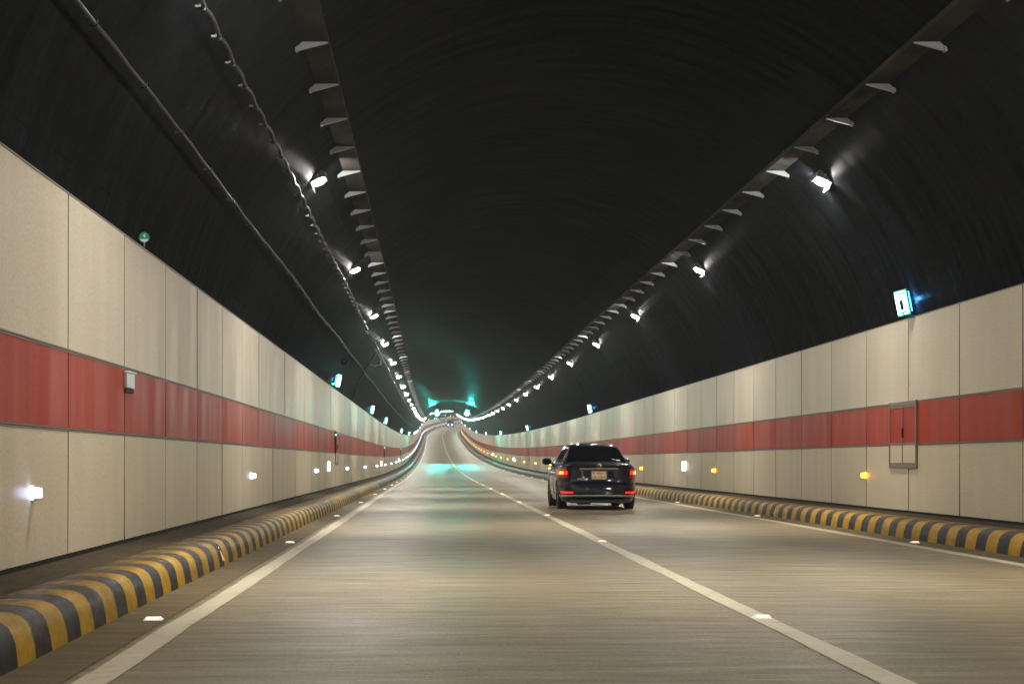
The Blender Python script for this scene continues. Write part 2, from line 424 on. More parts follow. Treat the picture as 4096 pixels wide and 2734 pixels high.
# ------------------------------------------------------------------ overhead lamps
LAMP = {}
def make_lamp(s):
    e = empty('overhead_lamp')
    # local: x across (toward middle = -s), y along, z up; origin at the lamp head
    tilt = Matrix.Rotation(s * R(23), 4, 'Y')
    mb = MB(); mb.box((0, 0, .047), (.20, .30, .06), tilt); mb.box((s * .088, 0, -.020), (.012, .26, .085), tilt); mb.box((-s * .088, 0, .010), (.012, .26, .02), tilt)  # side lips added to the casing, the deeper one shading the near wall
    for k in range(7): mb.box((0, -.12 + k * .04, .092), (.17, .012, .035), tilt)
    mb.build('housing', M['grey'], e)
    mb = MB(); nl = 20; cap = []
    for zz, rr in ((.018, .078), (.008, .078), (-.004, .068), (-.014, .046), (-.019, .0)):
        cap += [tilt @ Vector((rr * math.cos(k * 2 * math.pi / nl), 1.25 * rr * math.sin(k * 2 * math.pi / nl), zz)) for k in range(nl)]
    mb.add(cap, [(i * nl + k, i * nl + (k + 1) % nl, (i + 1) * nl + (k + 1) % nl, (i + 1) * nl + k) for i in range(4) for k in range(nl)], True); mb.box((0, .155, .04), (.10, .012, .035), tilt); mb.build('lens', M['lamp'], e)  # dome, plus an unseen glowing end strip added to light the tray
    ld = bpy.data.lights.get('beam') or bpy.data.lights.new('beam', 'SPOT'); ld.energy = 1500; ld.spot_size = R(90); ld.spot_blend = 1; ld.shadow_soft_size = .07; ld.color = (1, .955, .885)
    lo = bpy.data.objects.new('beam', ld); COL.objects.link(lo); lo.parent = e; lo.location = (0, 0, -.02); lo.rotation_euler = (0, s * R(20), 0)
    mb = MB(); mb.tube([(0, -.16, .05), (s * .06, -.16, .10), (s * .12, -.16, .16)], .012, 6); mb.tube([(0, .16, .05), (s * .06, .16, .10), (s * .12, .16, .16)], .012, 6)
    mb.box((s * .125, 0, .17), (.02, .36, .05)); mb.build('bracket', M['galv'], e)
    mb = MB(); p0 = Vector((0, .08, .10)); p1 = Vector((-s * -.25 + 0, .6, .42)); mb.tube([(s * .05, .15, .10), (s * .10, .35, .26), (s * .02, .6, .38), (-s * -.22, .9, .44)] if False else [(s * .06, .15, .12), (s * .02, .35, .30), (-s * .12, .55, .40), (-s * .26, .7, .42)], .009, 5)
    mb.build('supply_cable', M['cable'], e)
    return e
for s, side in ((-1, 'left'), (1, 'right')):
    src = make_lamp(s); k = 0; n = 0
    ds = [25.4 + 11.75 * i for i in range(-5, 70)]; ds = [d for d in ds if YA + 3 < d < 770]
    ds.sort(key=lambda d: (d < 20, d))
    for d in ds:
        o = src if n == 0 else copy_tree(src); n += 1
        o.matrix_world = frame(d, s * 3.92, 5.38) @ Matrix.Scale(1.4, 4)
        if d > 20:
            k += 1; lab = 'bright white lamp, %s from the front in the %s overhead row' % (ordn(k), side)
        else: lab = 'white lamp above the front of the picture, %s overhead row' % side
        if d < 20: lab = 'white lamp overhead at %s, %s before the first seen in its row' % (side, ordn(round((25.4 - d) / 11.75)))
        tag(o, lab, 'tunnel lamp', 'overhead lamps in the %s row' % side)

# ------------------------------------------------------------------ low guide lamps
def make_guide(s, m_):
    e = empty('guide_lamp'); q = -s
    mb = MB(); mb.box((q * .012, .025, 0), (.024, .11, .115)); mb.prism([(q * .02, -.045), (q * .085, -.035), (q * .085, .035), (q * .02, .045)], -.02, .055)
    mb.build('housing', M['cream'], e)
    mb = MB(); mb.box((q * .052, -.024, 0), (.056, .008, .068)); mb.box((q * .012, -.038, 0), (.024, .016, .085)); mb.build('light_face', m_, e)
    return e
for s, side, mm, cn, d0, st, dmax in ((-1, 'left', 'guide_w', 'white', 12.0, 14.4, 640), (1, 'right', 'guide_a', 'amber', 27.2, 14.6, 480)):
    src = make_guide(s, M[mm]); k = 0
    while d0 + st * k < dmax:
        o = src if k == 0 else copy_tree(src)
        o.matrix_world = frame(d0 + st * k, s * HW, .80)
        k += 1
        tag(o, 'small glowing %s guide lamp low on the %s wall, %s from the front' % (cn, side, ordn(k)), 'guide lamp', '%s guide lamps low on the %s wall' % (cn, side))

# ------------------------------------------------------------------ road studs and kerb reflectors
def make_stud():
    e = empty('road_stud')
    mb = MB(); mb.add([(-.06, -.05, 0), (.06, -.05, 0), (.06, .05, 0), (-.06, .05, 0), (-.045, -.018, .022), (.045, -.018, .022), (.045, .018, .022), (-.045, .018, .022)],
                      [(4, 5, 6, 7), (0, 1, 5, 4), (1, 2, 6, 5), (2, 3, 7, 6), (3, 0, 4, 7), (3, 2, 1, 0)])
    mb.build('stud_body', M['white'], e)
    mb = MB(); mb.add([(-.045, -.044, .0065), (.045, -.044, .0065), (.038, -.0225, .021), (-.038, -.0225, .021)], [(0, 1, 2, 3)]); mb.build('reflector_glow', M['stud'], e)  # reflecting face with the headlight return added as glow
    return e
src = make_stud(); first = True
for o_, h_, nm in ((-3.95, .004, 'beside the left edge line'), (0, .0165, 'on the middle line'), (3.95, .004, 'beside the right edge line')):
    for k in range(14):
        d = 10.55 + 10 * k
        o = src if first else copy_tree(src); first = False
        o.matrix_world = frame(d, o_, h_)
        tag(o, 'small pale reflective road stud with added glow %s, %s from the front' % (nm, ordn(k + 1)), 'road stud', 'road studs ' + nm)
def make_ref(s, m_):
    mb = MB(); mb.prism([(s * .004, .055), (s * -.012, .06), (s * .052, .195), (s * .066, .18)], -.022, .022); return mb.build('kerb_reflector', m_)
src = make_ref(-1, M['reflector'])
for k, d in enumerate((16, 46.6, 61, 76, 91, 106)):
    o = src if k == 0 else src.copy()
    if k: COL.objects.link(o)
    o.matrix_world = frame(d, -KB, 0); tag(o, 'salmon reflector strip on the face of the left kerb, %s from the front' % ordn(k + 1), 'reflector', 'reflector strips on the left kerb')
src = make_ref(1, M['amberref'])
for k, d in enumerate((30.2, 45.2)):
    o = src if k == 0 else src.copy()
    if k: COL.objects.link(o)
    o.matrix_world = frame(d, KB, 0); tag(o, 'amber reflector strip on the right striped kerb, %s from the front' % ordn(k + 1), 'reflector', 'reflector strips on the right kerb')

# ------------------------------------------------------------------ lit signs on top of the walls
def make_sign(s, kind):
    e = empty('exit_sign' if kind == 'door' else 'phone_sign')
    wd, ht, th = .30, .38, .05
    # face plane: leans with the vault, wedge turned towards oncoming drivers
    Mx = Matrix.Rotation(-s * R(11), 4, 'Y') @ Matrix.Rotation(s * R(19 - 90), 4, 'Z')   # local: x along the face, -y the face normal
    F = lambda mb, c, d: mb.box(c, d, Mx)
    mb = MB(); F(mb, (0, .03, 0), (wd + .02, th, ht + .02)); mb.build('housing', M['darkmetal'], e)
    mb = MB(); F(mb, (0, .0, 0), (wd, .012, ht)); mb.build('green_face', M['sign_g'], e)
    mb = MB()
    r0 = .185
    for c, d in (((0, -.008, .165), (.25, .004, .012)), ((0, -.008, -.165), (.25, .004, .012)), ((-.13, -.008, 0), (.012, .004, .32)), ((.13, -.008, 0), (.012, .004, .32))): F(mb, c, d)
    F(mb, (0, -.009, 0), (.19, .006, .26)) ; mb.build('white_field', M['sign_w'], e)
    mb = MB()
    if kind == 'door':
        F(mb, (0.0, -.015, -.03), (.085, .005, .15)); F(mb, (.0, -.015, .062), (.12, .004, .008)); F(mb, (.07, -.015, -.02), (.008, .004, .16)); F(mb, (-.03, -.015, .085), (.05, .004, .008))
    else:
        P = [(.03, .08), (-.02, .06), (-.035, 0), (-.02, -.06), (.03, -.08)]
        mb.tube([Mx @ Vector((a, -.016, b)) for a, b in P], [.02, .012, .012, .012, .02], 6)
    mb.build('door_symbol' if kind == 'door' else 'handset_symbol', M['sign_navy'], e)
    mb = MB(); F(mb, (-.161, .03, 0), (.002, .012, ht * .8)); F(mb, (.161, .03, 0), (.002, .012, ht * .8)); mb.build('lit_edge', M['sign_b'], e)
    pl = bpy.data.lights.get('blue_glow') or bpy.data.lights.new('blue_glow', 'POINT'); pl.energy = 20; pl.color = (.10, .45, 1); pl.shadow_soft_size = .03  # unseen point light added behind the sign edge to tint the lining blue
    po = bpy.data.objects.new('blue_glow', pl); COL.objects.link(po); po.parent = e; po.location = Mx @ Vector((.15, .07, 0))
    mb = MB(); mb.tube([(s * .02, 0, -.15), (s * .06, 0, -.20), (s * .20, 0, -.205)], .02, 8); mb.build('mount', M['darkmetal'], e)
    return e
def place_signs(s, side, kind, lst, nm):
    src = make_sign(s, kind)
    for k, d in enumerate(lst):
        o = src if k == 0 else copy_tree(src)
        o.matrix_world = frame(d, s * (HW - .14), TOP + .23)
        tag(o, ('lit %s sign atop the %s wall, %s from the front' % (nm, side, ordn(k + 1))), 'sign', 'lit %s signs on the %s wall' % (nm, side))
place_signs(1, 'right', 'door', [24.6, 74, 123.5, 172.5, 221.5, 270.5, 320, 369, 418], 'white and green exit')
place_signs(-1, 'left', 'door', [48.3, 96.6, 188, 237, 286, 335, 385, 434, 482, 530, 578, 626, 674], 'white and green exit')
place_signs(-1, 'left', 'phone', [75.2, 143.6, 259], 'white telephone')

# km disc
e = empty('distance_marker', frame(16.5, -HW + .03, TOP)); tag(e, 'small round green marker disc reading 4 on top of the left wall', 'marker')
mb = MB(); mb.tube([(0, -.004, .105), (0, .004, .105)], .052, 32, smooth=False); mb.build('disc', M['green'], e)
mb = MB(); mb.tube([(0, .006, .012), (0, .006, .07)], .006, 8); mb.build('stalk', M['steel'], e)
cs = [(.049 * math.cos(a), .105 + .049 * math.sin(a)) for a in [R(180 + 22 + k * (136 / 16)) for k in range(17)]]
mb = MB(); mb.prism(cs, -.0065, -.0045); mb.build('white_segment', M['white'], e)
text_mesh('4', .06, 'numeral', M['white'], e, Matrix.Translation((0, -.006, .12)) @ Matrix.Rotation(R(90), 4, 'X'), .001)

# loudspeakers + green pilot lamp beside the exit signs
def make_horn():
    e = empty('loudspeaker')
    mb = MB(); mb.tube([(0, -.12, 0), (0, -.09, 0), (0, 0, 0), (0, .10, 0)], [.10, .085, .045, .05], 20, cap=False); mb.build('horn', M['darkmetal'], e)
    mb = MB(); mb.tube([(0, -.10, 0), (0, .08, 0)], [.025, .03], 12); mb.build('driver', M['grey'], e)
    mb = MB(); mb.tube([(0, .06, 0), (-.12, .06, .03)], .014, 6); mb.build('bracket', M['galv'], e)
    return e
src = make_horn()
for k, d in enumerate((48.0, 96.3, 143.2)):
    o = src if k == 0 else copy_tree(src); o.matrix_world = frame(d, -4.78, 3.98)
    tag(o, 'dark horn loudspeaker above the left wall signs, %s from the front' % ordn(k + 1), 'loudspeaker', 'loudspeakers on the left of the vault')
src = None
for k, d in enumerate((47.6, 96.0)):
    if k == 0:
        src = empty('pilot_light'); mb = MB(); mb.box((0, 0, 0), (.09, .09, .09)); mb.build('case', M['darkmetal'], src)
        mb = MB(); mb.tube([(0, -.062, 0), (0, -.045, 0)], .022, 10); mb.build('green_led', M['led_g'], src); o = src
    else: o = copy_tree(src)
    o.matrix_world = frame(d, -HW + .02, TOP + .10)
    tag(o, 'tiny green pilot light at the foot of the %s exit sign on the left' % ('nearest' if k == 0 else 'second'), 'pilot light', 'green pilot lights on the left wall')

# ------------------------------------------------------------------ cabinets in the walls
def make_cabinet(s, L=1.4, z0=.93, z1=1.955, led=False):
    e = empty('hydrant_cabinet'); q = -s; X = lambda a: q * a
    mb = MB(); t = .03
    H = L / 2
    for y in (-H, H): mb.box((X(.012), y, (z0 + z1) / 2), (.03, .045, z1 - z0))
    mb.box((X(.012), 0, z0 + .02), (.03, L - .046, .04)); mb.box((X(.012), 0, z1 - .03), (.03, L - .046, .05))
    mb.build('frame', M['rail'], e)
    for sg in (-1, 1):
        d = MB(); yc = sg * (H - .023) / 2; wd = H - .023 - .012
        d.box((X(.010), yc, (B0 - .004 + z0 + .085) / 2), (.016, wd, B0 - .004 - z0 - .085)); dr = d.build('door', M['cream_low'], e)
        d = MB(); d.box((X(.010), yc, (B0 + .03 + z1 - .10) / 2), (.016, wd, z1 - .10 - B0 - .03)); d.build('red_field', M['red'], dr)
        d = MB(); d.box((X(.0125), yc, z1 - .078), (.021, wd, .038)); d.build('rail', M['rail'], dr); d = MB(); d.box((X(.0125), yc, z0 + .062), (.021, wd, .04)); d.build('rail', M['rail'], dr); d = MB(); d.box((X(.0125), yc, B0 + .013), (.021, wd, .03)); d.build('rail', M['rail'], dr)
        if sg == -1:
            d = MB(); d.box((X(.03), -.035, 1.47), (.025, .022, .14)); d.build('handle', M['black'], dr)
    mb = MB(); mb.box((X(.014), 0, (z0 + z1) / 2), (.027, .022, z1 - z0 - .13)); mb.build('mullion', M['rail'], e)
    if led:
        mb = MB(); mb.box((X(.03), -H - .22, 1.6), (.05, .20, .62)); mb.build('side_box', M['black'], e)
        mb = MB(); mb.box((X(.045), -H - .335, 1.83), (.03, .02, .03)); mb.build('green_led', M['led_g'], e)
    return e
def place_cab(s, side, lst, led):
    src = make_cabinet(s, led=led)
    for k, d in enumerate(lst):
        o = src if k == 0 else copy_tree(src); o.matrix_world = frame(d, s * HW, 0)
        tag(o, '%s two-door cabinet set into the red band of the %s wall%s' % (ordn(k + 1), side, ', green light beside it' if led else ''), 'cabinet', 'cabinets in the %s wall' % side)
place_cab(1, 'right', [25.0, 123.5, 172.5], False)
place_cab(-1, 'left', [49.6, 97.4, 145.0], True)
e = empty('switch_box', frame(15.8, -HW, 0)); tag(e, 'small stainless box under the top rail of the left red band', 'box')
mb = MB(); mb.box((.012, 0, 1.815), (.03, .40, .15)); mb.build('case', M['steel'], e, bevel=.006)
mb = MB(); mb.box((.02, 0, 1.895), (.045, .41, .012)); mb.build('top_glint', M['white'], e)  # white top strip paints the lamp reflection on the steel
mb = MB(); mb.box((.010, -.01, 1.718), (.02, .38, .04)); mb.build('base', M['black'], e)

# low lit marker boxes
def make_low(s):
    e = empty('marker_box'); q = -s; w_ = .07 if s < 0 else .12
    mb = MB(); mb.box((q * w_ / 2, .05, 0), (w_, .10, .28)); mb.build('case', M['grey'], e)
    mb = MB(); mb.box((q * w_ / 2, -.004, 0), (w_ - .01, .008, .26)); mb.build('lit_face', M['sign_w'], e)
    for zz in (.075, -.075):
        mb = MB(); mb.box((q * .006, -.06, zz), (.012, .09, .06)); mb.build('reflector_strip', M['reflector'] if s < 0 else M['white'], e)
    return e
for s, side, lst in ((-1, 'left', [45.5, 91, 136.5]), (1, 'right', [46.6, 146, 196])):
    src = make_low(s)
    for k, d in enumerate(lst):
        o = src if k == 0 else copy_tree(src); o.matrix_world = frame(d, s * HW, .90)
        tag(o, '%s low lit white marker box on the cream %s wall' % (ordn(k + 1), side), 'marker box', 'lit marker boxes low on the %s wall' % side)

# ------------------------------------------------------------------ cables on the left of the vault
def on_vault(z, r):   # offset from middle for a height on radius r (left side)
    return -math.sqrt(r * r - (z - CZ) ** 2)
def sag(d, amp, per): return amp * .6 * math.sin(d * 2 * math.pi / per) + amp * .3 * math.sin(d * 1.7 / per * 2 + 1)
mb = MB(); pts = []
for d in chain(YA, 480, .8):
    z = 4.30 + sag(d, .02, 13) + .005 * math.sin(d * 3.1); pts.append(pt(on_vault(z, 5.28), d, z))
mb.tube(pts, .021, 8)
e = empty('leaky_cable', Matrix.Translation(pt(-4.7, 10, 4.3))); tag(e, 'long single grey cable sagging along the left side of the vault', 'cable')
c = mb.build('cable', M['cable']); c.data.transform(e.matrix_world.inverted()); c.parent = e
def clip_mesh():
    m_ = MB(); m_.box((0, 0, 0), (.05, .03, .06)); m_.box((-.045, 0, .005), (.05, .025, .02)); return m_
src = clip_mesh().build('clip', M['darkmetal'], e); iv = e.matrix_world.inverted()
for i in range(60):
    d = 8 + i * 2.05; z = 4.30 + sag(d, .02, 13) + .005 * math.sin(d * 3.1)
    o = src if i == 0 else src.copy()
    if i: COL.objects.link(o); o.parent = e
    o.matrix_local = iv @ frame(d, on_vault(z, 5.28), z)
mb = MB(); pts = []
for d in chain(YA, 480, .255):
    z = 5.05 + .028 * (abs(math.sin(d * math.pi / 1.02)) - .5) + sag(d, .02, 17); pts.append(pt(on_vault(z, 5.26), d, z))
mb.tube(pts, .022, 6)
e = empty('looped_cable', Matrix.Translation(pt(-4.3, 10, 5.05))); tag(e, 'thin looped cable clipped every metre along the upper left vault', 'cable')
c = mb.build('cable', M['cable']); c.data.transform(e.matrix_world.inverted()); c.parent = e
src = clip_mesh().build('clip', M['darkmetal'], e); iv = e.matrix_world.inverted()
for i in range(95):
    d = 12.24 + i * 1.02; z = 5.05 - .014 + sag(d, .02, 17)
    o = src if i == 0 else src.copy()
    if i: COL.objects.link(o); o.parent = e
    o.matrix_local = iv @ frame(d, on_vault(z, 5.26), z)
# conduit down the vault + camera
e = empty('conduit', frame(60, 0, 0)); tag(e, 'dark conduit running down the left vault to the wall top', 'conduit')
mb = MB(); mb.tube([(on_vault(z, 5.35), 0, z) for z in [3.23 + .2 * k for k in range(10)]], .035, 6); mb.build('pipe', M['darkmetal'], e)
e = empty('surveillance_camera', frame(60, -4.15, 4.66)); tag(e, 'dark surveillance camera on a bracket at the top of the left conduit', 'camera')
mb = MB(); mb.box((0, 0, 0), (.12, .34, .12)); mb.box((0, -.02, .07), (.16, .42, .012)); mb.build('body', M['grey'], e)
mb = MB(); mb.tube([(0, .05, -.02), (-.15, .05, -.12), (-.33, .05, -.05)], .022, 6); mb.build('arm', M['galv'], e)
mb = MB(); mb.tube([(0, -.19, 0), (0, -.17, 0)], .045, 14); mb.build('lens', M['black'], e)

# ------------------------------------------------------------------ lane signals with down arrows
def make_signal():
    e = empty('lane_signal')
    mb = MB(); mb.box((0, .09, 0), (.86, .16, .86)); mb.box((0, -.18, -.40), (.88, .40, .02)); mb.box((-.42, -.10, -.02), (.02, .24, .8)); mb.box((.42, -.10, -.02), (.02, .24, .8)); mb.build('housing', M['black'], e)  # shades added below and beside the arrow keep its light off road and walls
    mb = MB(); mb.prism([(-.055, .30), (.055, .30), (.055, -.02), (.25, -.02), (0, -.32), (-.25, -.02), (-.055, -.02)], -.012, .006); mb.build('green_arrow', M['signal'], e)
    mb = MB(); mb.tube([(-.3, .1, .42), (-.3, .1, 1.02)], .025, 8); mb.tube([(.3, .1, .42), (.3, .1, 1.02)], .025, 8); mb.build('hanger', M['darkmetal'], e)
    return e
src = make_signal()
for k, (x, side) in enumerate(((-1.75, 'left'), (1.75, 'right'))):
    o = src if k == 0 else copy_tree(src); o.matrix_world = frame(190, x, 5.82)
    tag(o, 'glowing cyan green down arrow hung over the %s lane' % side, 'lane signal', 'green arrow signals over the lanes')
# ------------------------------------------------------------------ jet fans
def make_fan():
    e = empty('jet_fan')
    mb = MB(); n = 32
    ring = lambda y, r: [Vector((r * math.cos(k * 2 * math.pi / n), y, r * math.sin(k * 2 * math.pi / n))) for k in range(n)]
    R_ = [ring(.05, .44), ring(0, .47), ring(0, .52), ring(.05, .54), ring(3.2, .54), ring(3.2, .46), ring(.05, .44)]
    fs = [(i * n + k, i * n + (k + 1) % n, (i + 1) * n + (k + 1) % n, (i + 1) * n + k) for i in range(6) for k in range(n)]
    mb.add([v for r in R_ for v in r], fs, True); mb.build('casing', M['darkmetal'], e)
    mb = MB(); mb.tube([(0, .02, 0), (0, .9, 0)], .13, 16)
    mb.build('hub', M['darkmetal'], e)
    mb = MB()
    for k in range(6):
        a = k * math.pi / 3 + .3; m_ = Matrix.Rotation(-a, 4, 'Y'); mb.box((.30, .06, 0), (.34, .04, .035), m_)
    mb.build('guard_spokes', M['darkmetal'], e)
    mb = MB()
    for y in (.5, 2.6): mb.tube([(-.3, y, .42), (-.3, y, 1.0)], .02, 6); mb.tube([(.3, y, .42), (.3, y, 1.0)], .02, 6)
    mb.build('hanger', M['darkmetal'], e)
    return e
src = make_fan()
for k, (x, side) in enumerate(((-.9, 'left'), (.9, 'right'))):
    o = src if k == 0 else copy_tree(src); o.matrix_world = frame(230, x, 5.75)
    tag(o, 'dark round ventilation fan under the vault, the %s of the pair' % side, 'jet fan', 'jet fans hung behind the green arrows')
#CAR>
# ------------------------------------------------------------------ the dark saloon ahead
def car_paint():
    m = mat('midnight_blue_paint', (.0025, .003, .014), .5, 0, coat=1, spec=.12); n = NT(m)
    n.b.inputs['Coat Roughness'].default_value = .025; n.bump(n.noise(n.mapped(n.obj(), (2.2, 2.2, 2.2)), 1, 2, .5), .05, .02); return m
CP = car_paint()
GLS = mat('tinted_glass', (.003, .003, .004), .02, spec=.3)
CHR = mat('chrome', (.75, .75, .73), .12, 1)
TYR = mat('tyre_rubber', (.012, .012, .012), .7)
RIM = mat('alloy', (.30, .31, .32), .3, .9)
LAMPR = mat('red_lamp_glass', (.30, .006, .006), .15, coat=.5)
LITR = mat('lit_red', (.6, .02, .02), .2, emit=(1, .018, .008), es=2.0)
LITO = mat('lit_orange', (.8, .2, .02), .2, emit=(1, .22, .02), es=4.5)
PLT = mat('plate_peach', (.98, .68, .42), .4)  # peach base carries the tint of headlights returned off the plate
INK = mat('plate_ink', (.16, .055, .02), .5)
BLK = mat('car_black_trim', (.008, .008, .009), .5)
LV = [(.17, .78, .14, 4.24), (.20, .79, .10, 4.28), (.26, .80, .03, 4.31), (.30, .81, .005, 4.33), (.335, .81, .0, 4.33), (.36, .81, .012, 4.34), (.45, .825, .01, 4.35), (.52, .832, .02, 4.35), (.555, .835, .03, 4.35), (.575, .835, .055, 4.34), (.62, .838, .072, 4.33),
      (.70, .842, .078, 4.30), (.78, .842, .082, 4.26), (.84, .838, .085, 4.20), (.885, .825, .085, 4.05), (.915, .805, .075, 3.9), (.945, .782, .062, 3.65), (.965, .76, .065, 3.45), (.98, .735, .085, 3.38), (.99, .70, .13, 3.35)]
def lvl(z):
    z = max(LV[0][0], min(LV[-1][0], z))
    for a, b in zip(LV, LV[1:]):
        if z <= b[0]:
            t = (z - a[0]) / (b[0] - a[0]); return [a[i] + (b[i] - a[i]) * t for i in range(4)]
    return list(LV[-1])
NX = 7
def ring_pt(z, mode, u, off=0):
    """mode 'rear': u=-1..1 across the tail; 'side+/-': y given"""
    _, a, yr, yf = lvl(z); ym = (yr + yf) / 2; hl = (yf - yr) / 2
    a += off; hl += off
    if mode == 'rear': return Vector((u * a, ym - hl * (1 - abs(u) ** NX) ** (1 / NX), z))
    if mode == 'front': return Vector((u * a, ym + hl * (1 - abs(u) ** NX) ** (1 / NX), z))
    t = max(-.999, min(.999, (u - ym) / hl)); return Vector((mode * a * (1 - abs(t) ** NX) ** (1 / NX), u, z))
def corner_pt(z, s, q, off=.006):
    """walks round the rear corner: q=0 on the tail at x=.5a .. q=1 on the flank"""
    _, a, yr, yf = lvl(z); ym = (yr + yf) / 2; hl = (yf - yr) / 2; a += off; hl += off
    if q < .6:
        u = .55 + (.97 - .55) * q / .6; return Vector((s * u * a, ym - hl * (1 - u ** NX) ** (1 / NX), z))
    t0 = (1 - .97 ** NX) ** (1 / NX); t = t0 + (.60 - t0) * (q - .6) / .4
    return Vector((s * a * (1 - t ** NX) ** (1 / NX), ym - hl * t, z))
def patch(fn, nu, nv, th=None):
    mb_ = MB(); vs = [fn(i / nu, j / nv) for j in range(nv + 1) for i in range(nu + 1)]
    mb_.add(vs, [(j * (nu + 1) + i, j * (nu + 1) + i + 1, (j + 1) * (nu + 1) + i + 1, (j + 1) * (nu + 1) + i) for j in range(nv) for i in range(nu)], True); return mb_
def roofline(y):
    P = [(.50, .985), (.62, 1.0), (1.28, 1.350), (1.42, 1.382), (1.9, 1.412), (2.4, 1.405), (2.75, 1.365), (3.55, .955)]
    for a, b in zip(P, P[1:]):
        if y <= b[0]: return a[1] + (b[1] - a[1]) * (y - a[0]) / (b[0] - a[0])
    return .955
def cabw(z): return .725 - (z - .97) * (.190 / .41)
def build_car():
    e = empty('parked_car'); e.name = 'saloon_car'
    # lower body
    zs = [LV[0][0]]
    for a, b in zip(LV, LV[1:]):
        n = max(1, round((b[0] - a[0]) / .025)); zs += [a[0] + (b[0] - a[0]) * k / n for k in range(1, n + 1)]
    mb = MB(); rings = []
    for z in zs:
        r = [ring_pt(z, 'rear', -.97 + 1.94 * i / 24) for i in range(25)]
        _, a, yr, yf = lvl(z); t0 = (1 - .97 ** NX) ** (1 / NX); ym = (yr + yf) / 2; hl = (yf - yr) / 2
        r += [ring_pt(z, 1, ym + hl * (-t0 + 2 * t0 * i / 40)) for i in range(1, 40)]
        r += [ring_pt(z, 'front', .97 - 1.94 * i / 24) for i in range(25)]
        r += [ring_pt(z, -1, ym + hl * (t0 - 2 * t0 * i / 40)) for i in range(1, 40)]
        rings.append(r)
    n = len(rings[0]); vs = [v for r in rings for v in r]
    fs = [(i * n + k, i * n + (k + 1) % n, (i + 1) * n + (k + 1) % n, (i + 1) * n + k) for i in range(len(rings) - 1) for k in range(n)]
    mb.add(vs, fs, True)
    b0 = len(vs) - n; top = [v + Vector((0, 0, .012)) for v in rings[-1]]
    c = Vector((0, 1.7, 1.006)); inner = [c + (v - c) * .93 + Vector((0, 0, .004)) for v in rings[-1]]
    for v in inner: v.z = 1.0
    mb.v += inner; k0 = len(vs)
    for k in range(n): mb.f.append([b0 + k, b0 + (k + 1) % n, k0 + (k + 1) % n, k0 + k]); mb.sm.append(True); mb.uv.append(None); mb.tone.append(.5)
    mb.f.append([k0 + k for k in range(n)]); mb.sm.append(False); mb.uv.append(None); mb.tone.append(.5)
    mb.f.append([k for k in reversed(range(n))]); mb.sm.append(False); mb.uv.append(None); mb.tone.append(.5)
    body = mb.build('body', CP, e)
    cut = MB()
    for y in (.90, 3.45):
        for s in (-1, 1):
            ringc = lambda x: [Vector((x, y + .345 * math.cos(k * math.pi / 14), .30 + .345 * math.sin(k * math.pi / 14))) for k in range(28)]
            A = ringc(s * .58); B = ringc(s * 1.0); cut.add(A + B, [tuple(range(28)), tuple(reversed(range(28, 56)))] + [(k, 28 + k, 28 + (k + 1) % 28, (k + 1) % 28) for k in range(28)])
    co = cut.build('cutter', BLK)
    md = body.modifiers.new('b', 'BOOLEAN'); md.object = co; md.operation = 'DIFFERENCE'; md.solver = 'EXACT'
    dg = bpy.context.evaluated_depsgraph_get(); dg.update()
    nm = bpy.data.meshes.new_from_object(body.evaluated_get(dg)); body.modifiers.clear(); body.data = nm
    bpy.data.objects.remove(co)
    # cabin
    mb = MB(); ys = [.50, .62, .80, 1.0, 1.15, 1.28, 1.35, 1.42, 1.6, 1.9, 2.4, 2.6, 2.75, 3.1, 3.55]; rings = []
    for y in ys:
        z = roofline(y); wv = cabw(z); h = []
        us = [-1, -.97, -.9, -.7, -.4, 0, .4, .7, .9, .97, 1]
        crown = .030 if z > 1.3 else .012
        r = [Vector((-.735, y, .955))]
        for q in (.35, .7):
            zz = .955 + (z - .03 - .955) * q; r.append(Vector((-min(cabw(zz), .735), y, zz)))
        for u in us: r.append(Vector((u * wv, y, z + crown * (1 - u * u) - (.055 if abs(u) == 1 else .030 if abs(u) == .97 else .010 if abs(u) == .9 else 0))))
        for q in (.7, .35):
            zz = .955 + (z - .03 - .955) * q; r.append(Vector((min(cabw(zz), .735), y, zz)))
        r.append(Vector((.735, y, .955))); rings.append(r)
    n = len(rings[0])
    mb.add([v for r in rings for v in r], [(i * n + k, i * n + k + 1, (i + 1) * n + k + 1, (i + 1) * n + k) for i in range(len(rings) - 1) for k in range(n - 1)] + [tuple(range(n)), tuple(reversed([(len(rings) - 1) * n + k for k in range(n)]))], True)
    roof = mb.build('roof', CP, e)
    mb = patch(lambda i, j: (lambda y, u: Vector((u * cabw(roofline(y)) * (.93 - .02 * j), y, roofline(y) + (.022 if j > .9 else .012) * (1 - u * u) + .007)))(.66 + .585 * j, -1 + 2 * i), 14, 8)
    rw = mb.build('rear_window', GLS, e)
    mb = patch(lambda i, j: Vector(((-1 + 2 * i) * .12, 1.255 + .02 * j, roofline(1.255) + .03 + .012 * j)), 2, 2)
    # side windows follow the cabin flank
    for s in (-1, 1):
        for y0, y1, ys0, ys1 in ((1.08, 1.95, 1.42, 1.93), (2.0, 3.22, 2.02, 2.72)):
            def fn(i, j):
                z = 1.0 + .31 * j; y = (y0 + (ys0 - y0) * j) * (1 - i) + (y1 + (ys1 - y1) * j) * i
                return Vector((s * (min(cabw(z), .735) + .006), y, z))
            patch(fn, 4, 5).build('side_window', GLS, e)
        mb = MB(); mb.tube([(s * .742, 1.02, .985), (s * .742, 3.3, .985)], .007, 6); mb.build('window_trim', CHR, e)
        mb = MB(); mb.tube([(s * (cabw(1.33) + .004), 1.34, 1.33), (s * (cabw(1.37)+.01), 1.6, 1.365), (s * (cabw(1.37)+.01), 2.6, 1.36), (s * (cabw(1.0) + .01), 3.40, 1.02)], .008, 6); mb.build('roof_trim', CHR, e)
        mb = MB()
